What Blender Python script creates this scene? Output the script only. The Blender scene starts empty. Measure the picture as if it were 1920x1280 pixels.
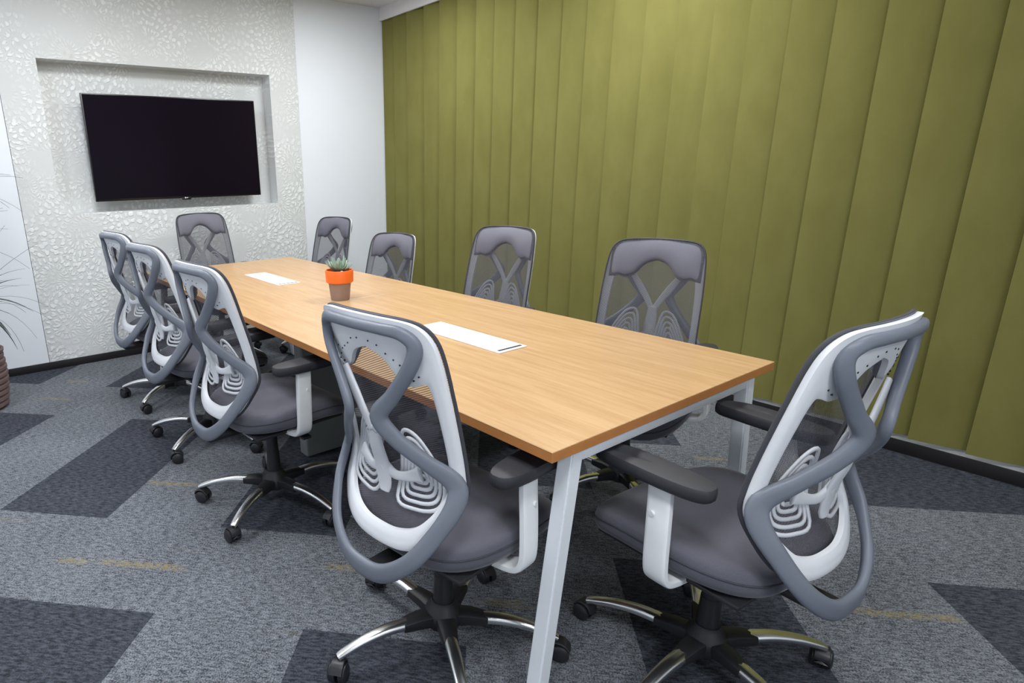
import bpy, bmesh, math, random
from mathutils import Vector, Matrix
random.seed(7)
SC = bpy.context.scene
COL = SC.collection
PI = math.pi
R = math.radians

# ------------------------------------------------------------------ camera
F_PX, CX, CY = 1145.884, 731.104, 654.891
YAW, PITCH, ROLL, CAM_H = 0.6140, 0.2848, -0.0222, 1.3531
fwd = Vector((math.sin(YAW)*math.cos(PITCH), math.cos(YAW)*math.cos(PITCH), -math.sin(PITCH)))
r0 = Vector((math.cos(YAW), -math.sin(YAW), 0)); u0 = r0.cross(fwd)
cr = r0*math.cos(ROLL) + u0*math.sin(ROLL)
cu = -r0*math.sin(ROLL) + u0*math.cos(ROLL)
cam_data = bpy.data.cameras.new('camera')
cam = bpy.data.objects.new('camera', cam_data); COL.objects.link(cam)
m = Matrix.Identity(4)
m.col[0][:3] = cr; m.col[1][:3] = cu; m.col[2][:3] = -fwd; m.col[3][:3] = (0, 0, CAM_H)
cam.matrix_world = m
cam_data.sensor_fit = 'HORIZONTAL'; cam_data.sensor_width = 36.0
cam_data.lens = F_PX/1920*36.0
cam_data.shift_x = (960-CX)/1920; cam_data.shift_y = (CY-640)/1920
cam_data.clip_start = 0.02
SC.camera = cam

# ------------------------------------------------------------------ light, world, exposure
SC.view_settings.view_transform = 'Standard'; SC.view_settings.look = 'None'
SC.view_settings.exposure = 0.04; SC.view_settings.gamma = 1.0
SC.view_settings.use_curve_mapping = False
SC.cycles.use_denoising = True
SC.cycles.max_bounces = 7; SC.cycles.diffuse_bounces = 5; SC.cycles.glossy_bounces = 4; SC.cycles.adaptive_threshold = 0.025
SC.cycles.transparent_max_bounces = 14
W = bpy.data.worlds.new('world'); SC.world = W; W.use_nodes = True
W.node_tree.nodes['Background'].inputs[0].default_value = (0.8, 0.86, 1, 1)
W.node_tree.nodes['Background'].inputs[1].default_value = 0.05
XW, YW = 3.545, 4.955           # curtain wall, screen wall
XL, YN = -1.7, -2.3             # the walls beside and behind the camera
ZC = 2.735
# ceiling light panels: (x, y, watts)
LIGHTS = [(2.70, 2.15, 28), (2.62, 3.75, 22), (0.75, 2.15, 25), (0.75, 3.65, 24),
          (1.9, 0.2, 9), (0.1, 0.2, 24), (-0.9, 2.9, 24), (0.2, -1.4, 36)]
LIGHT_SIZE = 0.58
for lx, ly, lw in LIGHTS:
    ld = bpy.data.lights.new('panel_light', 'AREA'); ld.shape = 'SQUARE'; ld.size = LIGHT_SIZE-0.06
    ld.energy = lw; ld.color = (0.965, 0.985, 1.0)
    lo = bpy.data.objects.new('panel_light', ld); COL.objects.link(lo)
    lo.location = (lx, ly, ZC-0.03)

# ------------------------------------------------------------------ materials
def srgb(r, g, b):
    f = lambda c: (c/255/12.92) if c/255 <= 0.04045 else ((c/255+0.055)/1.055)**2.4
    return (f(r), f(g), f(b), 1)

class NT:
    def __init__(s, name):
        s.m = bpy.data.materials.new(name); s.m.use_nodes = True
        s.t = s.m.node_tree; s.b = s.t.nodes['Principled BSDF']; s.out = s.t.nodes['Material Output']
    def n(s, typ, **kw):
        nd = s.t.nodes.new(typ)
        for k, v in kw.items():
            if k.startswith('i_'):
                key = k[2:]; key = int(key) if key.isdigit() else key.replace('_', ' ')
                nd.inputs[key].default_value = v
            else: setattr(nd, k, v)
        return nd
    def l(s, a, b): s.t.links.new(a, b)
    def math(s, op, a, b=None, c=None, clamp=False):
        nd = s.t.nodes.new('ShaderNodeMath'); nd.operation = op; nd.use_clamp = clamp
        for i, v in enumerate((a, b, c)):
            if v is None: continue
            if isinstance(v, (int, float)): nd.inputs[i].default_value = v
            else: s.l(v, nd.inputs[i])
        return nd.outputs[0]
    def mix(s, f, a, b):
        nd = s.t.nodes.new('ShaderNodeMix'); nd.data_type = 'RGBA'
        for i, v in ((0, f), (6, a), (7, b)):
            if isinstance(v, (int, float)): nd.inputs[i].default_value = v
            elif isinstance(v, tuple): nd.inputs[i].default_value = v
            else: s.l(v, nd.inputs[i])
        return nd.outputs[2]
    def ramp(s, f, p0, p1):
        nd = s.t.nodes.new('ShaderNodeMapRange'); nd.interpolation_type = 'SMOOTHSTEP'
        s.l(f, nd.inputs[0]); nd.inputs[1].default_value = p0; nd.inputs[2].default_value = p1
        return nd.outputs[0]
    def coord(s, kind='Object', scale=(1, 1, 1), rot=(0, 0, 0)):
        tc = s.n('ShaderNodeTexCoord'); mp = s.n('ShaderNodeMapping')
        mp.inputs['Scale'].default_value = scale; mp.inputs['Rotation'].default_value = rot
        s.l(tc.outputs[kind], mp.inputs[0]); return mp.outputs[0]
    def noise(s, vec, scale, detail=2, rough=0.5):
        nd = s.n('ShaderNodeTexNoise'); s.l(vec, nd.inputs['Vector'])
        nd.inputs['Scale'].default_value = scale; nd.inputs['Detail'].default_value = detail
        nd.inputs['Roughness'].default_value = rough; return nd.outputs['Fac']
    def bump(s, h, strength, dist=0.01):
        nd = s.n('ShaderNodeBump'); nd.inputs['Strength'].default_value = strength
        nd.inputs['Distance'].default_value = dist
        s.l(h, nd.inputs['Height']); s.l(nd.outputs[0], s.b.inputs['Normal'])

def plain(name, col, rough=0.5, metal=0.0, var=0.06, vscale=40, bump=0.0, spec=0.5):
    s = NT(name); v = s.coord()
    nz = s.noise(v, vscale, 3)
    d = tuple(c*(1-var) for c in col[:3])+(1,); l = tuple(min(1, c*(1+var)) for c in col[:3])+(1,)
    s.l(s.mix(nz, d, l), s.b.inputs['Base Color'])
    s.b.inputs['Roughness'].default_value = rough; s.b.inputs['Metallic'].default_value = metal
    s.b.inputs['Specular IOR Level'].default_value = spec
    if bump: s.bump(s.noise(v, vscale*4, 2), bump, 0.002)
    return s.m

M = {}
M['white_plastic'] = plain('white_plastic', srgb(228, 231, 236), 0.42, var=0.03)
M['arm_white'] = plain('arm_white', srgb(226, 229, 232), 0.4, var=0.02)
M['grey_plastic'] = plain('grey_plastic', srgb(112, 118, 130), 0.42, var=0.04)
M['lumbar_grey'] = plain('lumbar_grey', srgb(216, 219, 225), 0.45, var=0.03)
M['black_plastic'] = plain('black_plastic', srgb(34, 34, 38), 0.45, var=0.08)
M['arm_pad'] = plain('arm_pad', srgb(46, 46, 52), 0.55, var=0.06, bump=0.05)
M['caster_black'] = plain('caster_black', srgb(38, 38, 43), 0.4, var=0.08)
M['chrome'] = plain('chrome', (0.88, 0.89, 0.9, 1), 0.26, 1.0, var=0.02)
M['edging'] = plain('edging', srgb(64, 65, 72), 0.8, var=0.1)
M['table_metal'] = plain('table_metal', srgb(228, 233, 239), 0.4, var=0.02)
M['gable'] = plain('gable', srgb(122, 126, 126), 0.5, var=0.03)
M['wall_white'] = plain('wall_white', srgb(232, 237, 244), 0.7, var=0.012, vscale=6)
M['ceiling_white'] = plain('ceiling_white', srgb(226, 224, 224), 0.8, var=0.01, vscale=6)
M['joint'] = plain('joint', srgb(120, 124, 132), 0.7)
M['skirting'] = plain('skirting', srgb(26, 24, 27), 0.5, var=0.1)
M['sill'] = plain('sill', srgb(226, 226, 224), 0.6, var=0.02)
M['tv_black'] = plain('tv_black', srgb(14, 13, 16), 0.3, var=0.1)
M['tv_screen'] = plain('tv_screen', srgb(20, 14, 24), 0.12, var=0.05, spec=0.12)
M['tv_mark'] = plain('tv_mark', srgb(225, 225, 228), 0.4)
M['cover_white'] = plain('cover_white', srgb(244, 246, 247), 0.35, var=0.01)
M['slot_dark'] = plain('slot_dark', srgb(40, 38, 38), 0.7)
M['orange_glaze'] = plain('orange_glaze', srgb(238, 108, 34), 0.35, var=0.05)
M['taupe_clay'] = plain('taupe_clay', srgb(150, 128, 118), 0.7, var=0.08)
M['soil'] = plain('soil', srgb(60, 42, 32), 0.95, var=0.4, vscale=120, bump=0.5)
M['pebble'] = plain('pebble', srgb(236, 224, 208), 0.6)
M['succulent'] = plain('succulent', srgb(142, 166, 150), 0.5, var=0.3, vscale=60)
M['dracaena'] = plain('dracaena', srgb(52, 62, 60), 0.45, var=0.25, vscale=30)
M['stem'] = plain('stem', srgb(104, 88, 66), 0.85, var=0.25, vscale=60, bump=0.3)
M['planter'] = plain('planter', srgb(112, 92, 88), 0.75, var=0.14, vscale=25, bump=0.15)
M['door_dark'] = plain('door_dark', srgb(70, 72, 76), 0.5)
em = NT('light_diffuser'); em.b.inputs['Base Color'].default_value = (0.9, 0.9, 0.9, 1)
em.b.inputs['Emission Color'].default_value = (0.965, 0.985, 1, 1); em.b.inputs['Emission Strength'].default_value = 3.0
M['light_diffuser'] = em.m

def seat_fabric(name, c0, c1):
    s = NT(name); v = s.coord()
    f = s.noise(v, 420, 2); g = s.noise(v, 9, 3)
    a = s.mix(s.math('MULTIPLY_ADD', f, 0.6, s.math('MULTIPLY', g, 0.4)), c0, c1)
    s.l(a, s.b.inputs['Base Color']); s.b.inputs['Roughness'].default_value = 0.8
    s.b.inputs['Sheen Weight'].default_value = 0.25; s.b.inputs['Sheen Roughness'].default_value = 0.4
    s.bump(f, 0.15, 0.002); return s.m
M['seat_fabric'] = seat_fabric('seat_fabric', srgb(70, 70, 80), srgb(100, 100, 112))
M['head_fabric'] = seat_fabric('head_fabric', srgb(92, 92, 104), srgb(120, 120, 132))

# see-through woven back
s = NT('mesh_weave'); tc = s.n('ShaderNodeTexCoord'); sx = s.n('ShaderNodeSeparateXYZ'); s.l(tc.outputs['Object'], sx.inputs[0])
a = s.math('SINE', s.math('MULTIPLY', sx.outputs[0], 2*PI/0.0062))
row = s.math('MULTIPLY', sx.outputs[2], 2*PI/0.0056)
b = s.math('SINE', s.math('MULTIPLY_ADD', sx.outputs[0], PI/0.0062, row))
hole = s.ramp(s.math('MULTIPLY', a, b), -0.35, 0.55)
nz = s.noise(tc.outputs['Object'], 300, 2)
s.l(s.mix(nz, srgb(66, 66, 74), srgb(96, 96, 106)), s.b.inputs['Base Color'])
s.b.inputs['Roughness'].default_value = 0.75
tr = s.n('ShaderNodeBsdfTransparent'); mx = s.n('ShaderNodeMixShader')
s.l(s.math('MULTIPLY_ADD', hole, 0.62, 0.14), mx.inputs[0]); s.l(s.b.outputs[0], mx.inputs[1]); s.l(tr.outputs[0], mx.inputs[2])
s.l(mx.outputs[0], s.out.inputs['Surface']); M['mesh_weave'] = s.m

# carpet tiles (the room's x/y turned by 45 degrees: u along, v across the planks)
def carpet(name, lo, hi, streak):
    s = NT(name); v = s.coord('Object', (1, 1, 1), (0, 0, -PI/4))   # x = u, y = -v
    sp = s.n('ShaderNodeSeparateXYZ'); s.l(v, sp.inputs[0])
    f = s.noise(v, 210, 2, 0.75)
    cb = s.n('ShaderNodeMapping'); cb.inputs['Scale'].default_value = (130, 34, 40); s.l(v, cb.inputs[0])
    g = s.noise(cb.outputs[0], 1, 2, 0.6)
    big = s.noise(v, 2.2, 3)
    k = s.math('ADD', s.math('MULTIPLY', f, 0.62 if streak else 0.4), s.math('MULTIPLY', g, 0.38 if streak else 0.6))
    k = s.ramp(k, 0.36, 0.66)
    k = s.math('MULTIPLY_ADD', s.math('SUBTRACT', big, 0.5), 0.35, k, clamp=True)
    c = s.mix(k, lo, hi)
    if streak:
        # woven yellow streaks across the planks: a few where they lie, the rest scattered
        vv = s.math('MULTIPLY', sp.outputs[1], -1); wv_ = s.math('MULTIPLY_ADD', s.noise(v, 3, 1), 0.03, sp.outputs[0])
        st = None
        for su, v0, v1 in ((1.74, -1.40, -1.07), (1.73, -1.56, -1.44), (1.832, -0.57, -0.40), (2.325, -1.54, -1.30), (2.88, 0.97, 1.12), (1.84, 1.12, 1.44), (3.60, -2.90, -2.74), (3.265, -2.84, -2.62), (1.72, 0.0, 0.12)):
            a = s.ramp(s.math('ABSOLUTE', s.math('SUBTRACT', wv_, su)), 0.022, 0.010)
            b = s.ramp(s.math('ABSOLUTE', s.math('SUBTRACT', vv, (v0+v1)/2)), (v1-v0)/2+0.02, (v1-v0)/2-0.03)
            q = s.math('MULTIPLY', a, b); st = q if st is None else s.math('MAXIMUM', st, q)
        mp = s.n('ShaderNodeMapping'); mp.inputs['Scale'].default_value = (14, 1.5, 1); mp.inputs['Location'].default_value = (3.1, 0.7, 0); s.l(v, mp.inputs[0])
        st = s.math('MAXIMUM', st, s.math('MULTIPLY', s.ramp(s.noise(mp.outputs[0], 1.0, 1), 0.70, 0.80), 0.6))
        mp2 = s.n('ShaderNodeMapping'); mp2.inputs['Scale'].default_value = (160, 40, 1); s.l(v, mp2.inputs[0])
        st = s.math('MULTIPLY', st, s.ramp(s.noise(mp2.outputs[0], 1.0, 3), 0.36, 0.60))
        c = s.mix(s.math('MULTIPLY', st, 0.55), c, srgb(152, 134, 84))
    s.l(c, s.b.inputs['Base Color']); s.b.inputs['Roughness'].default_value = 0.95
    s.b.inputs['Specular IOR Level'].default_value = 0.15
    s.bump(f, 0.5, 0.004); return s.m
M['carpet_light'] = carpet('carpet_light', srgb(54, 57, 63), srgb(140, 145, 153), True)
M['carpet_dark'] = carpet('carpet_dark', srgb(38, 41, 48), srgb(82, 86, 96), False)

# oak veneer, grain along y
s = NT('oak_veneer'); v = s.coord('Object', (9, 0.55, 1)); nz = s.noise(v, 6, 5, 0.6)
v2 = s.coord('Object', (60, 1.6, 1)); nf = s.noise(v2, 5, 3, 0.6)
v3 = s.coord('Object', (1, 0.5, 1)); nb = s.noise(v3, 2, 2)
c = s.mix(s.ramp(nz, 0.3, 0.72), srgb(184, 146, 102), srgb(203, 168, 125))
c = s.mix(s.math('MULTIPLY', s.ramp(nf, 0.52, 0.7), 0.45), c, srgb(170, 129, 86))
c = s.mix(s.math('MULTIPLY', nb, 0.25), c, srgb(200, 158, 116))
s.l(c, s.b.inputs['Base Color']); s.b.inputs['Roughness'].default_value = 0.3
s.b.inputs['Specular IOR Level'].default_value = 0.45; s.bump(nf, 0.04, 0.002); M['oak_veneer'] = s.m
M['oak_edge'] = plain('oak_edge', srgb(184, 122, 66), 0.45, var=0.12, vscale=20)

# velvet of the blind vanes
s = NT('olive_velvet'); oi = s.n('ShaderNodeObjectInfo'); v = s.coord('Object', (1, 1, 0.5))
ad = s.n('ShaderNodeVectorMath'); ad.operation = 'ADD'; s.l(v, ad.inputs[0])
cmb = s.n('ShaderNodeCombineXYZ'); s.l(s.math('MULTIPLY', oi.outputs['Random'], 40), cmb.inputs[0]); s.l(cmb.outputs[0], ad.inputs[1])
nb = s.noise(ad.outputs[0], 6, 4, 0.6); nf = s.noise(ad.outputs[0], 300, 2)
c = s.mix(s.ramp(nb, 0.2, 0.8), srgb(112, 109, 60), srgb(123, 120, 69))
c = s.mix(s.math('MULTIPLY', nf, 0.25), c, srgb(97, 94, 50))
s.l(c, s.b.inputs['Base Color']); s.b.inputs['Roughness'].default_value = 0.9
s.b.inputs['Sheen Weight'].default_value = 0.35; s.b.inputs['Sheen Roughness'].default_value = 0.45
s.b.inputs['Sheen Tint'].default_value = srgb(208, 202, 120)
s.b.inputs['Specular IOR Level'].default_value = 0.1
s.bump(nb, 0.08, 0.01); M['olive_velvet'] = s.m

# embossed wallpaper: fans of short leaf strokes around scattered centres
s = NT('leaf_wallpaper'); tc = s.n('ShaderNodeTexCoord')
mp = s.n('ShaderNodeMapping'); mp.inputs['Rotation'].default_value = (R(90), 0, 0); s.l(tc.outputs['Object'], mp.inputs[0])
wob = s.n('ShaderNodeTexNoise'); s.l(mp.outputs[0], wob.inputs['Vector']); wob.inputs['Scale'].default_value = 7; wob.inputs['Detail'].default_value = 2
wv = s.n('ShaderNodeVectorMath'); wv.operation = 'MULTIPLY_ADD'; s.l(wob.outputs['Color'], wv.inputs[0]); wv.inputs[1].default_value = (0.035, 0.035, 0); s.l(mp.outputs[0], wv.inputs[2])
def fan(scale, n_ang, n_rad, off):
    sh = s.n('ShaderNodeVectorMath'); sh.operation = 'ADD'; s.l(wv.outputs[0], sh.inputs[0]); sh.inputs[1].default_value = off
    vo = s.n('ShaderNodeTexVoronoi'); vo.voronoi_dimensions = '2D'; vo.inputs['Scale'].default_value = scale; s.l(sh.outputs[0], vo.inputs['Vector'])
    df = s.n('ShaderNodeVectorMath'); df.operation = 'SUBTRACT'; s.l(sh.outputs[0], df.inputs[0]); s.l(vo.outputs['Position'], df.inputs[1])
    sx = s.n('ShaderNodeSeparateXYZ'); s.l(df.outputs[0], sx.inputs[0])
    ang = s.math('ARCTAN2', sx.outputs[1], sx.outputs[0]); d = vo.outputs['Distance']
    ring = s.math('MULTIPLY', d, n_rad)
    st = s.math('SINE', s.math('ADD', s.math('MULTIPLY', ang, n_ang), s.math('MULTIPLY', s.math('FLOOR', ring), 1.7)))
    rd = s.math('SINE', s.math('MULTIPLY', s.math('FRACT', ring), PI))
    leaf = s.ramp(s.math('MULTIPLY', s.math('MULTIPLY_ADD', st, 0.5, 0.5), rd), 0.42, 0.72)
    return leaf
l1 = fan(3.6, 21, 5.5, (0, 0, 0)); l2 = fan(2.7, 27, 7.5, (3.7, 1.9, 0))
hh = s.math('MAXIMUM', l1, s.math('MULTIPLY', l2, 0.7))
msk = s.ramp(s.noise(mp.outputs[0], 3.2, 2), 0.34, 0.58)
hh = s.math('MULTIPLY', hh, msk)
fine = s.noise(mp.outputs[0], 120, 2)
base = s.mix(s.noise(mp.outputs[0], 2.3, 2), srgb(204, 208, 206), srgb(214, 217, 219))
s.l(s.mix(s.math('MULTIPLY', hh, 0.75), base, srgb(240, 242, 242)), s.b.inputs['Base Color'])
s.b.inputs['Roughness'].default_value = 0.65
s.bump(s.math('MULTIPLY_ADD', fine, 0.12, hh), 0.55, 0.006); M['leaf_wallpaper'] = s.m

# ------------------------------------------------------------------ mesh helpers
def link(name, mesh, mat=None, parent=None, smooth=None):
    o = bpy.data.objects.new(name, mesh); COL.objects.link(o)
    if mat: mesh.materials.append(M[mat])
    if smooth is not None:
        mesh.shade_smooth() if smooth is True else mesh.shade_smooth()
        if smooth is not True:
            mesh.set_sharp_from_angle(angle=R(smooth))
    if parent: o.parent = parent
    return o
def fin(bm, name, mat, parent=None, smooth=40, recalc=True):
    if recalc: bmesh.ops.recalc_face_normals(bm, faces=bm.faces)
    me = bpy.data.meshes.new(name); bm.to_mesh(me); bm.free()
    return link(name, me, mat, parent, smooth)
def tag(o, label, cat, group=None):
    o['label'] = label; o['category'] = cat
    if group: o['group'] = group
    return o
def struct(o): o['kind'] = 'structure'; return o
def empty(name, loc=(0, 0, 0), rz=0):
    o = bpy.data.objects.new(name, None); COL.objects.link(o); o.location = loc; o.rotation_euler = (0, 0, rz)
    o.empty_display_size = 0.1; return o
def box(bm, lo, hi, bev=0.0, seg=2, mat=None):
    r = bmesh.ops.create_cube(bm, size=1.0)['verts']
    for v in r:
        v.co = Vector([lo[i] + (v.co[i]+0.5)*(hi[i]-lo[i]) for i in range(3)])
        if mat is not None: v.co = mat @ v.co
    if bev:
        es = list({e for v in r for e in v.link_edges})
        bmesh.ops.bevel(bm, geom=es, offset=bev, segments=seg, affect='EDGES', profile=0.5)
def cyl(bm, p0, p1, r1, r2=None, n=20, cap=True):
    p0, p1 = Vector(p0), Vector(p1); d = p1-p0
    mt = Matrix.Translation((p0+p1)/2) @ d.to_track_quat('Z', 'Y').to_matrix().to_4x4()
    bmesh.ops.create_cone(bm, cap_ends=cap, cap_tris=False, segments=n, radius1=r1, radius2=r1 if r2 is None else r2, depth=d.length, matrix=mt)
def crom(pts, n, closed=False):
    P = [Vector(p) for p in pts]; out = []; N = len(P)
    segs = N if closed else N-1
    for i in range(segs):
        if closed: a, b, c, d = P[i-1], P[i], P[(i+1) % N], P[(i+2) % N]
        else: a, b, c, d = P[max(i-1, 0)], P[i], P[i+1], P[min(i+2, N-1)]
        for k in range(n):
            t = k/n
            out.append(0.5*((2*b)+(c-a)*t+(2*a-5*b+4*c-d)*t*t+(3*b-a-3*c+d)*t**3))
    if not closed: out.append(P[-1])
    return out
def sweep(bm, path, wid, dep, ref=Vector((0, 1, 0)), closed=False, ns=12, power=2.6):
    """superelliptic section swept along path; wid/dep lists: half sizes across and along ref"""
    N = len(path); rings = []
    for i, p in enumerate(path):
        if closed: t = path[(i+1) % N]-path[i-1]
        else: t = path[min(i+1, N-1)]-path[max(i-1, 0)]
        t = t.normalized(); rf = ref[i] if isinstance(ref, list) else ref; nrm = rf - t*rf.dot(t)
        if nrm.length < 1e-4: nrm = Vector((0, 0, 1))
        nrm.normalize(); b = t.cross(nrm)
        w = wid[i] if hasattr(wid, '__len__') else wid; d = dep[i] if hasattr(dep, '__len__') else dep
        ring = []
        for k in range(ns):
            a = 2*PI*k/ns; c, s_ = math.cos(a), math.sin(a)
            ring.append(bm.verts.new(p + b*(w*math.copysign(abs(c)**(2/power), c)) + nrm*(d*math.copysign(abs(s_)**(2/power), s_))))
        rings.append(ring)
    for i in range(N if closed else N-1):
        A, B = rings[i], rings[(i+1) % N]
        for k in range(ns): bm.faces.new((A[k], A[(k+1) % ns], B[(k+1) % ns], B[k]))
    if not closed:
        bm.faces.new(rings[0][::-1]); bm.faces.new(rings[-1])
    return rings
def lathe(bm, prof, n=32, cap0=True, cap1=True, center=(0, 0)):
    rings = [[bm.verts.new((center[0]+r*math.cos(2*PI*k/n), center[1]+r*math.sin(2*PI*k/n), z)) for k in range(n)] for r, z in prof]
    for A, B in zip(rings, rings[1:]):
        for k in range(n): bm.faces.new((A[k], A[(k+1) % n], B[(k+1) % n], B[k]))
    if cap0: bm.faces.new(rings[0][::-1])
    if cap1: bm.faces.new(rings[-1])
def interp(tab, x):
    if x <= tab[0][0]: return tab[0][1]
    for (a, b), (c, d) in zip(tab, tab[1:]):
        if x <= c: return b+(d-b)*(x-a)/(c-a)
    return tab[-1][1]

# ------------------------------------------------------------------ room shell
# floor: slab + carpet tiles laid at 45 degrees to the walls
bm = bmesh.new(); box(bm, (XL-0.1, YN-0.1, -0.12), (XW+0.25, YW+0.25, -0.006)); floor = struct(fin(bm, 'floor', 'carpet_dark'))
S2 = math.sqrt(2)
def clip(poly, axis, val, keep_less):
    out = []
    for i, a in enumerate(poly):
        b = poly[(i+1) % len(poly)]
        ia = (a[axis] <= val) == keep_less; ib = (b[axis] <= val) == keep_less
        if ia: out.append(a)
        if ia != ib:
            t = (val-a[axis])/(b[axis]-a[axis]); out.append((a[0]+t*(b[0]-a[0]), a[1]+t*(b[1]-a[1])))
    return out
# dark planks, 1 m long: (u start, v index) with v = -0.05 + 0.5 k
DARK = [(2.0, -4), (0.5, -4), (0.5, -3), (2.0, -2), (0.5, -1), (2.0, -6), (3.5, -7), (3.5, -5), (1.0, 3), (2.5, 3), (1.0, 1), (3.0, 1),
        (3.5, -3), (3.5, -1), (2.5, 0), (-0.5, 0), (0.5, -5), (0.5, 2), (4.0, 2), (4.5, -2), (5.0, 0), (4.5, 3), (-1.0, -4), (-1.0, -2), (-0.5, 3),
        (-1.0, 2), (5.0, -4), (1.0, 5), (-0.5, 5), (2.5, 4), (-1.5, 1), (-1.0, -6), (1.0, -7)]
TG = 0.0003
def tile(u0_, u1_, v0_, v1_, mat):
    c = [((u+v)/S2, (u-v)/S2) for u, v in ((u0_+TG, v0_+TG), (u1_-TG, v0_+TG), (u1_-TG, v1_-TG), (u0_+TG, v1_-TG))]
    for ax, val, less in ((0, XL, False), (0, XW-0.02, True), (1, YN, False), (1, YW-0.012, True)): 
        c = clip(c, ax, val, less)
        if len(c) < 3: return
    ar = abs(sum(c[i][0]*c[(i+1) % len(c)][1]-c[(i+1) % len(c)][0]*c[i][1] for i in range(len(c))))/2
    if ar < 0.002: return
    z = random.uniform(-0.0004, 0.0)
    bm = bmesh.new()
    top = [bm.verts.new((x, y, z)) for x, y in c]; bot = [bm.verts.new((x, y, -0.006)) for x, y in c]
    bm.faces.new(top)
    for i in range(len(c)): bm.faces.new((top[i], bot[i], bot[(i+1) % len(c)], top[(i+1) % len(c)]))
    fin(bm, 'carpet_tile', mat, floor, None)
cells = {}
for us, k in DARK:
    for q in (0, 1): cells[(round(us*2)+q, k)] = 'd'
    tile(us, us+1, -0.05+0.5*k, 0.45+0.5*k, 'carpet_dark')
for iu in range(-6, 14):
    for k in range(-9, 9):
        if (iu, k) not in cells: tile(iu*0.5, iu*0.5+0.5, -0.05+0.5*k, 0.45+0.5*k, 'carpet_light')

# ceiling with bulkhead over the blind
bm = bmesh.new(); box(bm, (XL-0.1, YN-0.1, ZC), (XW+0.25, YW+0.25, ZC+0.1)); struct(fin(bm, 'ceiling', 'ceiling_white'))
bm = bmesh.new(); box(bm, (3.455, YN, 2.628), (3.475, YW, ZC), 0.002); box(bm, (3.475, YN, 2.70), (XW+0.1, YW, ZC)); struct(fin(bm, 'trim_1', 'ceiling_white'))

# screen wall (far), made of panels with open joints and a recess for the screen
NX0, NX1, NZ0, NZ1, ND = 0.6746, 2.3503, 1.1037, 2.1182, 0.14
LXJ, RXJ = 0.4344, 2.6042
wall_far = struct(empty('wall_far', (0, YW, 0)))
def wbox(name, x0, x1, z0, z1, mat, y0=0.0, y1=0.03):
    bm = bmesh.new(); box(bm, (x0, y0, z0), (x1, y1, z1), 0.0015, 1); return fin(bm, name, mat, wall_far, None)
wbox('backing', XL-0.1, XW+0.25, 0, ZC, 'joint', 0.18, 0.25)
wbox('plain_panel', XL-0.1, LXJ-0.003, 0, ZC, 'wall_white', 0, 0.18)
wbox('plain_panel', RXJ+0.002, XW+0.25, 0, ZC, 'wall_white', 0.004, 0.18)
bm = bmesh.new()
box(bm, (LXJ, 0, 0), (RXJ, ND, NZ0)); box(bm, (LXJ, 0, NZ1), (RXJ, ND, ZC))
box(bm, (LXJ, 0, NZ0), (NX0, ND, NZ1)); box(bm, (NX1, 0, NZ0), (RXJ, ND, NZ1))
box(bm, (LXJ, ND, 0), (RXJ, 0.18, ZC))
fin(bm, 'wallpaper_panel', 'leaf_wallpaper', wall_far, None)
# other walls
bm = bmesh.new(); box(bm, (XL-0.15, YN-0.15, 0), (XL, YW, ZC)); struct(fin(bm, 'wall_left', 'wall_white'))
bm = bmesh.new(); box(bm, (XL, YN-0.15, 0), (XW+0.1, YN, ZC)); struct(fin(bm, 'wall_near', 'wall_white'))
bm = bmesh.new(); box(bm, (XW, YN, 0.105), (XW+0.15, YW, ZC)); box(bm, (XW-0.013, YN, 0.06), (XW+0.15, YW, 0.105), 0.003); struct(fin(bm, 'wall_right', 'sill'))
bm = bmesh.new(); box(bm, (XW-0.02, YN, -0.004), (XW, YW, 0.063), 0.002); struct(fin(bm, 'baseboard_right', 'skirting'))
bm = bmesh.new(); box(bm, (XL, YW-0.012, -0.004), (XW-0.02, YW, 0.055), 0.002); struct(fin(bm, 'baseboard_far', 'skirting'))

# ceiling light panels
LIGHT_PLACE = ['above the middle of the green blind', 'above the far end of the green blind', 'above the left side of the table', 'in front of the television',
               'above the near end of the table', 'above the camera position', 'beside the left wall', 'behind the camera position']
for i, (lx, ly, lw) in enumerate(LIGHTS):
    t = empty('ceiling_light', (lx, ly, ZC))
    h = LIGHT_SIZE/2
    bm = bmesh.new()
    for a, b in (((-h, -h), (h, -h+0.02)), ((-h, h-0.02), (h, h)), ((-h, -h+0.02), (-h+0.02, h-0.02)), ((h-0.02, -h+0.02), (h, h-0.02))):
        box(bm, (a[0], a[1], -0.025), (b[0], b[1], 0.0), 0.001, 1)
    fin(bm, 'frame', 'table_metal', t)
    bm = bmesh.new(); box(bm, (-h+0.02, -h+0.02, -0.012), (h-0.02, h-0.02, -0.004)); fin(bm, 'diffuser', 'light_diffuser', t)
    tag(t, 'square white ceiling light panel '+LIGHT_PLACE[i], 'ceiling light', 'ceiling light panels')

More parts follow.
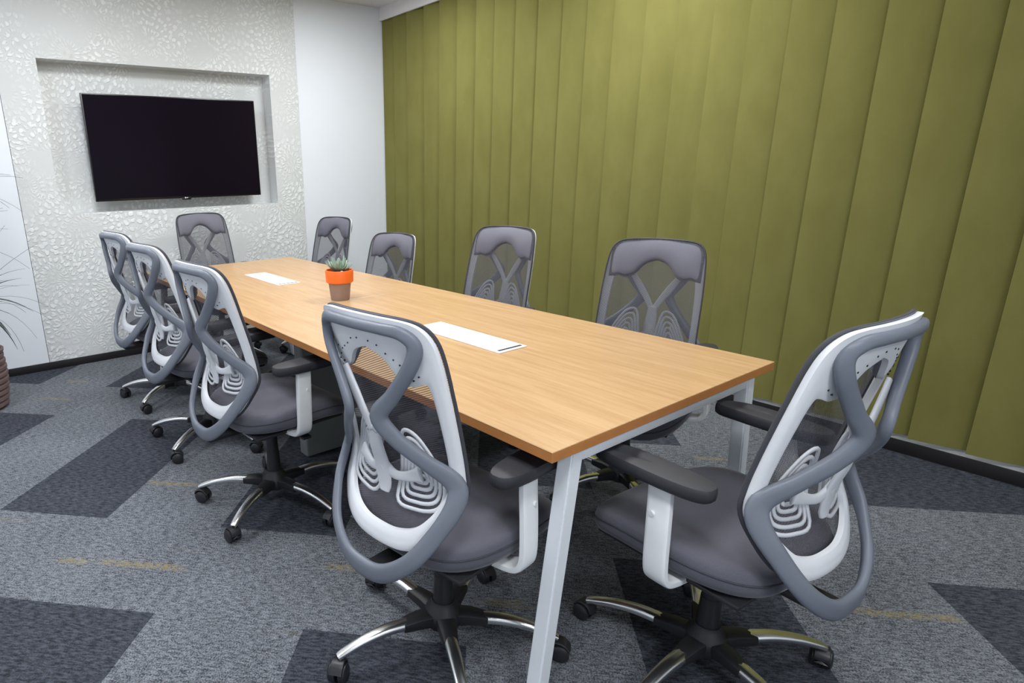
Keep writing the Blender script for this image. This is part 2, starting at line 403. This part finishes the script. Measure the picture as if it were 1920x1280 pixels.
# ------------------------------------------------------------------ vertical blind
blind = tag(empty('vertical_blind', (3.5, 0, 0)), 'olive green velvet vertical blind covering the whole right wall', 'blind')
bm = bmesh.new(); box(bm, (-0.012, YN+0.02, 2.655), (0.03, YW-0.01, 2.695), 0.003); fin(bm, 'headrail', 'sill', blind)
VZ0, VZ1, VW = 0.1, 2.655, 0.232
def vane_mesh(bow):
    bm = bmesh.new(); nx, nz_ = 10, 14; F = []
    for side in (0, 1):
        g = []
        for j in range(nz_+1):
            z = VZ0+(VZ1-VZ0)*j/nz_; rw = []
            for i in range(nx+1):
                t = i/nx*2-1
                x = -bow*(1-t*t) - 0.004*abs(t)**6*0 + 0.0012*math.sin(3.1*z+2*t)
                rw.append(bm.verts.new((x+side*0.005, t*VW/2, z)))
            g.append(rw)
        F.append(g)
    for g in F:
        for j in range(nz_):
            for i in range(nx): bm.faces.new((g[j][i], g[j][i+1], g[j+1][i+1], g[j+1][i]))
    A, B = F
    for j in range(nz_):
        bm.faces.new((A[j][0], A[j+1][0], B[j+1][0], B[j][0])); bm.faces.new((A[j][nx], B[j][nx], B[j+1][nx], A[j+1][nx]))
    for i in range(nx):
        bm.faces.new((A[0][i], B[0][i], B[0][i+1], A[0][i+1])); bm.faces.new((A[nz_][i], A[nz_][i+1], B[nz_][i+1], B[nz_][i]))
    return bm
vproto = fin(vane_mesh(0.012), 'vane', 'olive_velvet', blind, 50)
seams = [0.54, 0.745, 0.945, 1.14, 1.34, 1.535, 1.73, 1.925, 2.12, 2.318, 2.528, 2.718, 2.914, 3.116, 3.322, 3.527, 3.722, 3.93, 4.146, 4.347, 4.576, 4.779]
seams = [0.54-0.2*k for k in range(13, 0, -1)]+seams+[4.945]
first = True
for i, y1 in enumerate(seams):           # y1: the vane's edge away from the camera, the edge that stands proud
    if y1 < YN+0.25: continue
    o = vproto if first else vproto.copy()
    if not first: COL.objects.link(o)
    first = False
    # tilt: far edge stands out from the wall; tilt eases in the middle of the run
    mid = math.exp(-((y1-1.95)/0.45)**2)
    ang = R(13)*(1-0.85*mid) + R(random.uniform(-3.0, 3.0))*(1-mid)*(1.0 if y1 > 2 else 0.5)
    o.location = (0.0 + random.uniform(-0.001, 0.001), y1-VW/2*math.cos(ang), 0)
    o.rotation_euler = (0, 0, ang)

# ------------------------------------------------------------------ television
TVX0, TVX1, TVZ0, TVZ1 = 0.9138, 2.2001, 1.179, 1.9162
tv = tag(empty('television', ((TVX0+TVX1)/2, YW, TVZ0)), 'large black flat television mounted in the recess of the wallpapered wall', 'television')
hw, hh_ = (TVX1-TVX0)/2, TVZ1-TVZ0
bm = bmesh.new(); box(bm, (-hw, 0.002, 0), (hw, 0.035, hh_), 0.003); box(bm, (-hw*0.7, 0.035, 0.05), (hw*0.7, 0.06, hh_*0.6), 0.01); fin(bm, 'casing', 'tv_black', tv)
bm = bmesh.new(); box(bm, (-hw+0.008, 0.0, 0.016), (hw-0.008, 0.004, hh_-0.008), 0.001, 1); fin(bm, 'screen', 'tv_screen', tv)
bm = bmesh.new(); box(bm, (-0.02, -0.001, -0.012), (0.05, 0.012, 0.006), 0.004); fin(bm, 'sensor_tab', 'tv_black', tv)
bm = bmesh.new(); cyl(bm, (0.005, -0.0005, 0.003), (0.005, -0.004, 0.003), 0.0055); box(bm, (0.014, -0.003, 0.0), (0.024, -0.001, 0.006), 0.001, 1); mk = fin(bm, 'brand_mark', 'tv_mark', tv)
mk['label'] = 'tiny pale maker mark on the lower edge'
bm = bmesh.new(); box(bm, (-0.2, 0.06, 0.2), (0.2, ND, 0.5), 0.004); fin(bm, 'wall_bracket', 'black_plastic', tv)

# ------------------------------------------------------------------ conference table
TX0, TX1, TY0, TY1, TS, TH = 0.9926, 2.0426, 0.7964, 4.1623, 2.5192, 0.75
TC = (TX0+TX1)/2
table = tag(empty('conference_table', (TC, (TY0+TY1)/2, 0)), 'long light oak conference table on white metal legs', 'table')
YM = (TY0+TY1)/2
def tpart(bm, name, mat, smooth=40, par=None):
    for v in bm.verts: v.co -= Vector((TC, YM, 0))
    return fin(bm, name, mat, par or table, smooth)
for a, b in ((TY0, TS-0.0008), (TS+0.0008, TY1)):
    bm = bmesh.new(); box(bm, (TX0, a, TH-0.0035), (TX1, b, TH), 0.0012, 1); top = tpart(bm, 'tabletop', 'oak_veneer', None)
    bm = bmesh.new(); box(bm, (TX0+0.0006, a+0.0003, TH-0.027), (TX1-0.0006, b-0.0003, TH-0.0035), 0.001, 1); tpart(bm, 'top_edge', 'oak_edge', None, top)
def leg(yc, sx):
    bm = bmesh.new(); N = 2
    xt, xb = TC+sx*0.415, TC+sx*0.498; w, d = 0.021, 0.021
    vs = []
    for x, z in ((xb, 0.0), (xt, TH-0.03)):
        vs.append([bm.verts.new((x+a*w, yc+b*d, z)) for a, b in ((-1, -1), (1, -1), (1, 1), (-1, 1))])
    bm.faces.new(vs[0][::-1]); bm.faces.new(vs[1])
    for k in range(4): bm.faces.new((vs[0][k], vs[0][(k+1) % 4], vs[1][(k+1) % 4], vs[1][k]))
    bmesh.ops.bevel(bm, geom=list(bm.edges), offset=0.004, segments=2, affect='EDGES')
    return tpart(bm, 'leg', 'table_metal')
for yc in (TY0+0.034, TY1-0.022):
    for sx in (-1, 1):
        lg = leg(yc, sx)
        bm = bmesh.new(); cyl(bm, (TC+sx*0.498, yc, 0.0), (TC+sx*0.498, yc, 0.006), 0.024); tpart(bm, 'glide', 'black_plastic', 40, lg)
    bm = bmesh.new(); box(bm, (TC-0.395, yc-0.018, TH-0.064), (TC+0.395, yc+0.018, TH-0.027), 0.003); tpart(bm, 'end_rail', 'table_metal')
for sx in (-1, 1):
    bm = bmesh.new(); box(bm, (TC+sx*0.22-0.02, TY0+0.07, TH-0.068), (TC+sx*0.22+0.02, TY1-0.07, TH-0.028), 0.003); tpart(bm, 'long_rail', 'table_metal')
bm = bmesh.new(); box(bm, (TC-0.28, TS-0.04, 0.004), (TC+0.28, TS+0.04, TH-0.07), 0.012, 3); g = tpart(bm, 'support_panel', 'gable'); g['label'] = 'pale grey boxed centre support'
for y0, y1 in ((1.4031, 1.8728), (3.1088, 3.5884)):
    bm = bmesh.new(); box(bm, (1.441, y0, TH), (1.579, y1, TH+0.004), 0.0015, 2); cv = tpart(bm, 'cable_cover', 'cover_white')
    bm = bmesh.new(); box(bm, (1.453, y0+0.012, TH+0.0036), (1.567, y0+0.024, TH+0.0046), 0.0004, 1); tpart(bm, 'cable_slot', 'slot_dark', None, cv)
    bm = bmesh.new(); box(bm, (1.46, y0+0.1, TH-0.09), (1.56, y1-0.05, TH-0.028), 0.004); tpart(bm, 'socket_box', 'black_plastic', 40, cv)

# ------------------------------------------------------------------ swivel chair (local: +y forward, origin on the floor under the column)
YS = [(0.44, -0.200), (0.50, -0.188), (0.566, -0.168), (0.6, -0.150), (0.64, -0.139), (0.70, -0.147), (0.76, -0.160), (0.89, -0.191), (0.97, -0.209), (1.015, -0.222), (1.06, -0.240)]
def YB(x, z):
    y = (interp(YS, z-0.015)+interp(YS, z)+interp(YS, z+0.015))/3
    return y - 0.042*max(0.0, 1-(x/0.2)**2)
OUT = crom([(0, 0, 0.462), (0.08, 0, 0.466), (0.14, 0, 0.49), (0.18, 0, 0.545), (0.2, 0, 0.62), (0.2, 0, 0.70), (0.197, 0, 0.85), (0.19, 0, 0.96), (0.18, 0, 1.012), (0.158, 0, 1.04), (0.12, 0, 1.05), (0.06, 0, 1.053), (0, 0, 1.054)], 8)
INN = crom([(0, 0, 0.507), (0.055, 0, 0.510), (0.108, 0, 0.530), (0.148, 0, 0.577), (0.168, 0, 0.64), (0.172, 0, 0.72), (0.167, 0, 0.84), (0.160, 0, 0.896), (0.148, 0, 0.904), (0.118, 0, 0.894), (0.085, 0, 0.908), (0.05, 0, 0.952), (0, 0, 0.972)], 8)
def zM(x): return interp([(0, 0.972), (0.03, 0.964), (0.05, 0.952), (0.085, 0.908), (0.118, 0.894), (0.142, 0.906), (0.155, 0.902), (0.19, 0.90)], abs(x))
def ztop(x): return interp([(0, 1.054), (0.06, 1.053), (0.12, 1.05), (0.158, 1.04), (0.18, 1.012), (0.188, 0.975)], abs(x))
def hw_at(z):
    best = 0.0
    for a, b in zip(OUT, OUT[1:]):
        if (a.z-z)*(b.z-z) <= 0 and abs(a.z-b.z) > 1e-9:
            t = (z-a.z)/(b.z-a.z); best = max(best, a.x+t*(b.x-a.x))
    return best
def full(half): return [Vector((p.x, 0, p.z)) for p in half] + [Vector((-p.x, 0, p.z)) for p in half[-2:0:-1]]

def make_back_frame(root):
    O, I = full(OUT), full(INN); n = len(O); S = 5; bm = bmesh.new()
    L = []
    for layer, dy in ((0, 0.0), (1, -0.012)):
        g = []
        for k in range(n):
            rw = []
            for j in range(S+1):
                p = O[k].lerp(I[k], j/S)
                rim = -0.004 if (layer == 1 and 0 < j < S) else 0.0
                rw.append(bm.verts.new((p.x, YB(p.x, p.z)+dy+rim, p.z)))
            g.append(rw)
        L.append(g)
    for k in range(n):
        q = (k+1) % n
        for g in L:
            for j in range(S): bm.faces.new((g[k][j], g[q][j], g[q][j+1], g[k][j+1]))
        for j in (0, S): bm.faces.new((L[0][k][j], L[1][k][j], L[1][q][j], L[0][q][j]))
    o = fin(bm, 'back_frame', 'white_plastic', root, 45)
    bm = bmesh.new()
    for sx in (-1, 1):
        for hx, hz in ((0.10, 0.945), (0.114, 0.928), (0.122, 0.948), (0.108, 0.910), (0.128, 0.912), (0.143, 0.924), (0.085, 0.955), (0.066, 0.967), (0.045, 0.984), (0.02, 0.99)):
            x = sx*hx; y = YB(x, hz)-0.016
            cyl(bm, (x, y+0.002, hz), (x, y-0.0012, hz), 0.0022, n=8)
    h = fin(bm, 'vent_holes', 'black_plastic', o, None); h['kind'] = 'stuff'
    return o
def make_mesh_panel(root):
    bm = bmesh.new(); nz_, nx = 44, 16; g = []
    for j in range(nz_+1):
        z = 0.4635+(1.0525-0.4635)*j/nz_; w = hw_at(z)+0.001
        g.append([bm.verts.new((w*(2*i/nx-1), YB(w*(2*i/nx-1), z)+0.009, z)) for i in range(nx+1)])
    for j in range(nz_):
        for i in range(nx): bm.faces.new((g[j][i], g[j][i+1], g[j+1][i+1], g[j+1][i]))
    o = fin(bm, 'mesh_panel', 'mesh_weave', root, True)
    bm = bmesh.new(); P = [Vector((p.x*1.008, YB(p.x, p.z)+0.006, p.z+(0.001 if p.z > 0.9 else -0.001))) for p in full(OUT)]
    sweep(bm, P, 0.003, 0.0055, closed=True, ns=8, power=2); fin(bm, 'mesh_edging', 'edging', o, True)
    return o
def make_head_pad(root):
    bm = bmesh.new(); nx, nz_ = 26, 9; L = []
    for layer in (0, 1):
        g = []
        for i in range(nx+1):
            x = -0.182+0.364*i/nx; z0, z1 = zM(x)-0.004, ztop(x)+0.004; rw = []
            for j in range(nz_+1):
                z = z0+(z1-z0)*j/nz_; t = j/nz_; e = abs(2*i/nx-1)
                bul = 0.026*(math.sin(PI*min(1, 0.06+0.94*t))**0.6 if 0 < j < nz_ else 0.0)*(1-e**8)
                rw.append(bm.verts.new((x, YB(x, z)+0.001+(bul if layer == 0 else 0.0), z)))
            g.append(rw)
        L.append(g)
    for g in L:
        for i in range(nx):
            for j in range(nz_): bm.faces.new((g[i][j], g[i+1][j], g[i+1][j+1], g[i][j+1]))
    bmesh.ops.remove_doubles(bm, verts=bm.verts, dist=0.0003)
    return fin(bm, 'headrest_pad', 'head_fabric', root, True)
def make_outer_frame(root):
    half = [(0.0, -0.293, 1.031), (0.075, -0.287, 1.030), (0.128, -0.272, 1.024), (0.152, -0.257, 0.998), (0.140, -0.259, 0.950), (0.092, -0.267, 0.876), (0.054, -0.276, 0.820),
            (0.086, -0.254, 0.766), (0.140, -0.212, 0.712), (0.191, -0.172, 0.664), (0.202, -0.178, 0.618), (0.184, -0.220, 0.552), (0.140, -0.264, 0.474), (0.072, -0.289, 0.420), (0.0, -0.293, 0.405)]
    wid = [0.0125, 0.0125, 0.0145, 0.0175, 0.0178, 0.0185, 0.0225, 0.019, 0.0190, 0.0245, 0.0245, 0.0215, 0.022, 0.025, 0.027]
    pts = half+[(-x, y, z) for x, y, z in half[-2:0:-1]]; ws = wid+wid[-2:0:-1]
    path = crom(pts, 6, True); N = len(pts); W_ = []; RF = []
    for i in range(len(path)):
        k, t = divmod(i/6, 1); k = int(k); W_.append(ws[k]*(1-t)+ws[(k+1) % N]*t)
        cant = max(-1.0, min(1.0, path[i].x/0.10))*(1.0 if path[i].z > 0.55 else 0.45)
        RF.append(Vector((cant, -1.0, 0)).normalized())
    for _ in range(3): RF = [(RF[i-1]+RF[i]*2+RF[(i+1) % len(RF)]).normalized() for i in range(len(RF))]
    bm = bmesh.new(); sweep(bm, path, W_, [0.0115]*len(W_), ref=RF, closed=True, ns=14, power=2.6)
    o = fin(bm, 'outer_frame', 'grey_plastic', root, True)
    for sx in (-1, 1):
        bm = bmesh.new(); cyl(bm, (sx*0.188, -0.152, 0.672), (sx*0.190, -0.166, 0.666), 0.010, 0.012); fin(bm, 'frame_pin', 'white_plastic', o)
        bm = bmesh.new(); cyl(bm, (sx*0.148, -0.240, 1.0), (sx*0.152, -0.258, 0.998), 0.012, 0.013); fin(bm, 'frame_pin', 'white_plastic', o)
    return o
def make_lumbar(root):
    bm = bmesh.new()
    st = crom([(0, -0.246, 0.775), (0, -0.238, 0.72), (0, -0.222, 0.665), (0, -0.215, 0.61), (0, -0.216, 0.588)], 6)
    n = len(st); sweep(bm, st, [0.016+0.011*math.sin(PI*min(1, i/(n-1)*1.05)) for i in range(n)], 0.006, ns=12)
    for sx in (-1, 1):
        up = crom([(sx*0.004, -0.246, 0.760), (sx*0.035, -0.252, 0.815), (sx*0.072, -0.252, 0.872), (sx*0.094, -0.250, 0.905)], 6)
        sweep(bm, up, [0.015-0.004*abs(2*i/(len(up)-1)-1) for i in range(len(up))], 0.005, ns=12)
        sd = crom([(0, -0.222, 0.668), (sx*0.035, -0.214, 0.645), (sx*0.07, -0.204, 0.648), (sx*0.105, -0.194, 0.662)], 6)
        sweep(bm, sd, [0.021-0.009*math.sin(PI*i/(len(sd)-1)) for i in range(len(sd))], 0.006, ns=12)
    o = fin(bm, 'lumbar_bracket', 'lumbar_grey', root, True)
    for sx in (-1, 1):
        bm = bmesh.new(); cx_, cz_ = sx*0.092, 0.652
        base = [(-0.058, -0.070), (0.0, -0.084), (0.058, -0.068), (0.060, -0.01), (0.034, 0.055), (0.0, 0.105), (-0.036, 0.11), (-0.052, 0.05)]
        for q in range(5):
            f = 1-0.185*q
            ring = crom([(cx_+sx*a*f, 0, cz_+b*f) for a, b in base], 5, True)
            P = [Vector((p.x, YB(p.x, p.z)-0.004, p.z)) for p in ring]
            sweep(bm, P, 0.0052, 0.003, closed=True, ns=6, power=4)
        for a in (90, 200, 340):
            p0 = Vector((cx_, YB(cx_, cz_)-0.004, cz_)); e = Vector((cx_+sx*0.05*math.cos(R(a)), 0, cz_+0.07*math.sin(R(a)))); e.y = YB(e.x, e.z)-0.004
            sweep(bm, [p0, (p0+e)/2, e], 0.003, 0.0026, ns=6)
        fin(bm, 'lumbar_pad', 'lumbar_grey', o, True)
    return o
def make_seat(root):
    bm = bmesh.new(); n = 56
    layers = [(0.0, 0.404), (0.55, 0.402), (0.88, 0.404), (0.965, 0.412), (0.995, 0.428), (1.0, 0.446), (0.985, 0.463), (0.955, 0.474), (0.88, 0.481), (0.7, 0.482), (0.45, 0.479), (0.2, 0.477), (0.0, 0.476)]
    rings = []
    for f, z in layers:
        rg = []
        for k in range(n):
            a = 2*PI*k/n; c, s_ = math.cos(a), math.sin(a); e = 2/3.4
            hy = 0.245; x = 0.255*math.copysign(abs(c)**e, c)*f; y = hy*math.copysign(abs(s_)**e, s_)*f
            x *= 1-0.10*max(0, -y/hy)**2
            yy = y+0.035
            dz = -1.3*max(0, yy-0.10)**2 + 0.25*max(0, abs(x)-0.12)**2*4
            rg.append(bm.verts.new((x, yy, z+dz)))
        rings.append(rg)
    for A, B in zip(rings, rings[1:]):
        for k in range(n): bm.faces.new((A[k], A[(k+1) % n], B[(k+1) % n], B[k]))
    bmesh.ops.remove_doubles(bm, verts=bm.verts, dist=0.0005)
    o = fin(bm, 'seat', 'seat_fabric', root, True)
    rp = [Vector(v) for v in [] ]
    bm = bmesh.new(); P = []
    for k in range(n):
        a = 2*PI*k/n; c, s_ = math.cos(a), math.sin(a); e = 2/3.4; f = 1.0
        x = 0.2555*math.copysign(abs(c)**e, c); y = 0.2455*math.copysign(abs(s_)**e, s_); x *= 1-0.10*max(0, -y/0.245)**2; yy = y+0.035
        P.append(Vector((x, yy, 0.448-1.3*max(0, yy-0.10)**2+max(0, abs(x)-0.12)**2)))
    sweep(bm, P, 0.002, 0.002, ref=Vector((0, 0, 1)), closed=True, ns=6); fin(bm, 'seam_piping', 'edging', o, True)
    bm = bmesh.new(); box(bm, (-0.21, -0.17, 0.392), (0.21, 0.22, 0.405), 0.005); fin(bm, 'seat_shell', 'black_plastic', o)
    return o
def make_arm(root, sx):
    path = crom([(sx*0.16, -0.015, 0.392), (sx*0.24, -0.015, 0.398), (sx*0.278, -0.015, 0.412), (sx*0.291, -0.013, 0.445), (sx*0.284, -0.005, 0.53), (sx*0.272, 0.005, 0.60), (sx*0.265, 0.012, 0.655)], 5)
    bm = bmesh.new(); sweep(bm, path, 0.0095, 0.030, ns=16, power=5)
    o = fin(bm, 'arm_post', 'arm_white', root, 45)
    bm = bmesh.new(); n = 30; rings = []
    for f, z in ((0.0, 0.648), (0.8, 0.648), (0.96, 0.654), (1.0, 0.666), (0.98, 0.677), (0.93, 0.682), (0.6, 0.684), (0.0, 0.684)):
        rg = []
        for k in range(n):
            a = 2*PI*k/n; c, s_ = math.cos(a), math.sin(a); e = 2/2.8
            y = 0.155*math.copysign(abs(s_)**e, s_); x = (0.046-0.10*max(0, y-0.06)*0.5)*math.copysign(abs(c)**e, c)
            inset = (1-f)*0.046 if f > 0.5 else None
            if f == 0: xx, yy = 0, y*0.0
            else: xx, yy = x*f, y*(1-(1-f)*0.3)
            rg.append(bm.verts.new((sx*0.258+xx, yy+0.045, z-0.006*max(0, (y-0.05)/0.1)**2)))
        rings.append(rg)
    for A, B in zip(rings, rings[1:]):
        for k in range(n): bm.faces.new((A[k], A[(k+1) % n], B[(k+1) % n], B[k]))
    bmesh.ops.remove_doubles(bm, verts=bm.verts, dist=0.0005)
    fin(bm, 'arm_pad', 'arm_pad', o, 50)
    bm = bmesh.new(); cyl(bm, (sx*0.272, 0.012, 0.575), (sx*0.29, 0.014, 0.575), 0.009, 0.007, 14); fin(bm, 'height_button', 'arm_white', o)
    return o
def make_under(root):
    bm = bmesh.new(); lathe(bm, [(0.014, 0.09), (0.014, 0.25), (0.0135, 0.37)], 20); cyl(bm, (0, 0, 0.12), (0, 0, 0.235), 0.031, 0.026, 24); cyl(bm, (0, 0, 0.235), (0, 0, 0.31), 0.025, 0.023, 24)
    fin(bm, 'gas_lift', 'black_plastic', root)
    bm = bmesh.new(); box(bm, (-0.075, -0.11, 0.335), (0.075, 0.10, 0.394), 0.014, 3); box(bm, (-0.036, -0.285, 0.362), (0.036, -0.09, 0.394), 0.014, 3)
    o = fin(bm, 'tilt_mechanism', 'black_plastic', root)
    bm = bmesh.new(); cyl(bm, (0.06, 0.02, 0.372), (0.20, 0.03, 0.362), 0.005); box(bm, (0.18, 0.012, 0.352), (0.235, 0.05, 0.364), 0.004); fin(bm, 'tilt_lever', 'black_plastic', o)
def make_base(root):
    bm = bmesh.new(); lathe(bm, [(0.03, 0.066), (0.052, 0.072), (0.058, 0.09), (0.052, 0.118), (0.038, 0.135), (0.034, 0.15)], 28)
    for k in range(5):
        a = 2*PI*k/5; d = Vector((math.cos(a), math.sin(a), 0))
        P = [d*r_+Vector((0, 0, z)) for r_, z in ((0.03, 0.096), (0.08, 0.101), (0.132, 0.100))]
        sweep(bm, P, [0.03, 0.026, 0.021], [0.022, 0.020, 0.015], ref=Vector((0, 0, 1)), ns=12, power=4)
    base = fin(bm, 'base_hub', 'black_plastic', root)
    bma = bmesh.new()
    P = crom([(0.115, 0, 0.102), (0.18, 0, 0.104), (0.25, 0, 0.094), (0.305, 0, 0.077), (0.328, 0, 0.067)], 5); n = len(P)
    sweep(bma, P, [0.0205-0.0085*i/(n-1) for i in range(n)], [0.0145-0.0065*i/(n-1) for i in range(n)], ref=Vector((0, 0, 1)), ns=14, power=3)
    arm = fin(bma, 'base_arm', 'chrome', base, 50)
    bm = bmesh.new()
    cyl(bm, (0, 0, 0.05), (0, 0, 0.074), 0.006, n=12)
    for sy in (-1, 1):
        c0 = Vector((0.012, 0, 0.0265))
        cyl(bm, c0+Vector((0, sy*0.005, 0)), c0+Vector((0, sy*0.022, 0)), 0.0265, n=24); cyl(bm, c0+Vector((0, sy*0.022, 0)), c0+Vector((0, sy*0.027, 0)), 0.0265, 0.02, n=24)
    hood = crom([(0.038, 0, 0.038), (0.022, 0, 0.055), (0, 0, 0.058), (-0.016, 0, 0.046), (-0.018, 0, 0.026)], 4)
    sweep(bm, hood, 0.019, 0.004, ref=Vector((0, 0, 1)), ns=10, power=4)
    box(bm, (0.004, -0.006, 0.018), (0.02, 0.006, 0.05), 0.002, 1)
    cas = fin(bm, 'caster', 'caster_black', base)
    for k in range(5):
        a = 2*PI*k/5
        A, C_ = (arm, cas) if k == 0 else (arm.copy(), cas.copy())
        if k: COL.objects.link(A); COL.objects.link(C_)
        A.rotation_euler = (0, 0, a)
        C_.location = (0.325*math.cos(a), 0.325*math.sin(a), 0); C_.rotation_euler = (0, 0, a+random.uniform(0, 6.28))
    return base

def make_chair():
    root = empty('swivel_chair')
    make_back_frame(root); make_mesh_panel(root); make_head_pad(root); make_outer_frame(root); make_lumbar(root)
    make_seat(root); make_arm(root, -1); make_arm(root, 1); make_under(root); make_base(root)
    return root
def kids(o): return [c for c in COL.objects if c.parent == o]
def copy_chair(root):
    r = root.copy(); COL.objects.link(r)
    for ch in kids(root):
        c = ch.copy(); COL.objects.link(c); c.parent = r
        for gch in kids(ch):
            d = gch.copy(); COL.objects.link(d); d.parent = c
            if d.name.startswith('caster'): d.rotation_euler.z += random.uniform(0, 6.28)
    return r
GRP = 'grey mesh-back swivel chairs around the conference table'
CHAIRS = [
 ((0.985, 1.155), -83, 96, 0.0, 'grey mesh swivel chair nearest the camera on the left side of the table'),
 ((1.498, 0.645), -4, -37, 0.0, 'grey mesh swivel chair at the near end of the table, back to the camera'),
 ((0.945, 2.215), -85, 143.6, 0.0, 'grey mesh swivel chair on the left side, second from the camera'),
 ((0.970, 3.030), -83, 143, 0.0, 'grey mesh swivel chair on the left side, third from the camera'),
 ((1.005, 3.815), -82, 148, 0.0, 'grey mesh swivel chair on the left side farthest from the camera'),
 ((2.15, 1.36), 107, 20, 0.0, 'grey mesh swivel chair nearest the camera on the green blind side'),
 ((2.16, 2.27), 99, 50, 0.0, 'grey mesh swivel chair in the middle of the green blind side'),
 ((2.15, 3.25), 102, 10, -0.10, 'lowered grey mesh swivel chair by the left end of the blind'),
 ((2.29, 4.24), 102, 35, -0.05, 'grey mesh swivel chair before the plain white wall beside the blind'),
 ((1.56, 4.40), 183, 15, 0.02, 'grey mesh swivel chair at the far table end below the television'),
]
proto = make_chair()
roots = [proto]+[copy_chair(proto) for _ in CHAIRS[1:]]
for r, ((x, y), rz, brot, dz, lab) in zip(roots, CHAIRS):
    r.location = (x, y, 0); r.rotation_euler = (0, 0, R(rz)); tag(r, lab, 'chair', GRP)
    for c in kids(r):
        if c.name.startswith('base_hub'): c.rotation_euler = (0, 0, R(brot-rz))
        else: c.location.z = dz

# ------------------------------------------------------------------ succulent on the table
pt = tag(empty('potted_succulent', (1.508, 2.552, TH)), 'small succulent in a taupe pot with an orange rim on the table', 'potted plant')
bm = bmesh.new(); lathe(bm, [(0.044, 0.0), (0.046, 0.004), (0.0555, 0.092), (0.0555, 0.10)], 36); fin(bm, 'pot', 'taupe_clay', pt)
bm = bmesh.new(); lathe(bm, [(0.0555, 0.086), (0.0625, 0.086), (0.067, 0.090), (0.0685, 0.143), (0.0665, 0.147), (0.0615, 0.147), (0.0605, 0.142), (0.0565, 0.10)], 40, False, False); fin(bm, 'pot_rim', 'orange_glaze', pt)
bm = bmesh.new(); lathe(bm, [(0.0575, 0.10), (0.0600, 0.134), (0.03, 0.140), (0.002, 0.142)], 28); fin(bm, 'soil', 'soil', pt)
bm = bmesh.new(); bmesh.ops.create_icosphere(bm, subdivisions=2, radius=0.008); 
for v in bm.verts: v.co.z *= 0.7
pb = fin(bm, 'pebble', 'pebble', pt, True); pb.location = (-0.012, -0.045, 0.142)
lm = None
for k in range(30):
    ring = 0 if k < 6 else 1 if k < 16 else 2
    if lm is None:
        bm = bmesh.new(); P = crom([(0, 0, 0), (0.016, 0, 0.010), (0.034, 0, 0.026), (0.046, 0, 0.046)], 4); n = len(P)
        sweep(bm, P, [0.0085*math.sin(PI*(0.28+0.70*i/(n-1)))+0.0004 for i in range(n)], [0.0032*math.sin(PI*(0.3+0.68*i/(n-1)))+0.0003 for i in range(n)], ref=Vector((0, 0, 1)), ns=8, power=2)
        lf = fin(bm, 'leaf', 'succulent', pt, True); lm = lf
    else: lf = lm.copy(); COL.objects.link(lf)
    a = k*2.39996; tilt = (-1.0, -0.45, 0.12)[ring]+random.uniform(-0.12, 0.12); sc_ = (0.8, 1.0, 1.12)[ring]*random.uniform(0.85, 1.15)
    lf.rotation_euler = (0, tilt, a); lf.scale = (sc_,)*3
    lf.location = (0.010*math.cos(a), 0.010*math.sin(a), 0.138+(0.010 if ring == 0 else 0.004))

# ------------------------------------------------------------------ floor plant at the left
fp = tag(empty('potted_dracaena', (-0.05, 4.34, 0)), 'tall thin-leaved dracaena in a ribbed brown planter at the left edge', 'potted plant')
bm = bmesh.new(); prof = [(0.14, 0.0), (0.155, 0.004)]
for k in range(9):
    z0 = 0.012+k*0.037; rr = 0.158+0.032*math.sin(PI*min(1, (k+1)/13))
    prof += [(rr, z0), (rr+0.008, z0+0.008), (rr+0.008, z0+0.024), (rr, z0+0.032)]
prof += [(0.196, 0.348), (0.198, 0.362), (0.184, 0.364), (0.178, 0.33)]
lathe(bm, prof, 40, True, True); fin(bm, 'planter', 'planter', fp)
bm = bmesh.new(); lathe(bm, [(0.178, 0.331), (0.1, 0.338), (0.002, 0.342)], 30, False, True); fin(bm, 'soil', 'soil', fp)
leafs = []
for q in range(5):
    bm = bmesh.new(); droop = (0.02, 0.10, 0.22, 0.36, 0.5)[q]; Ln = (0.46, 0.5, 0.5, 0.46, 0.40)[q]
    P = [Vector((Ln*t*(1-0.25*droop*t), 0, Ln*(0.42*t-droop*1.7*t*t))) for t in [i/9 for i in range(10)]]
    sweep(bm, P, [0.0105*math.sin(PI*(0.18+0.80*i/9))+0.0003 for i in range(10)], 0.0007, ref=Vector((0, 0, 1)), ns=6, power=2)
    me = bpy.data.meshes.new('leaf'); bmesh.ops.recalc_face_normals(bm, faces=bm.faces); bm.to_mesh(me); bm.free(); me.materials.append(M['dracaena']); me.shade_smooth(); leafs.append(me)
for sx_, sy_, zt, nl in ((0.045, -0.03, 0.66, 64), (-0.03, 0.03, 1.0, 60), (0.0, 0.06, 1.30, 44)):
    bm = bmesh.new(); P = crom([(sx_*0.6, sy_*0.6, 0.30), (sx_*0.9, sy_*0.8, 0.30+(zt-0.3)*0.5), (sx_, sy_, zt)], 5)
    sweep(bm, P, 0.013, 0.013, ref=Vector((1, 0, 0)), ns=10, power=2); fin(bm, 'stem', 'stem', fp, True)
    for k in range(nl):
        f = k/nl; lf = bpy.data.objects.new('leaf', leafs[min(4, int(f*5))]); COL.objects.link(lf); lf.parent = fp
        lf.location = (sx_, sy_, zt+0.02-0.09*f); a = k*2.39996+random.uniform(-0.2, 0.2)
        lf.rotation_euler = (random.uniform(-0.2, 0.2), R(-52+75*f)+random.uniform(-0.12, 0.12), a)
        sc_ = random.uniform(0.75, 1.1); sc_ = min(sc_, 0.98) if math.sin(a) > 0.5 else sc_; lf.scale = (sc_, 1, sc_)
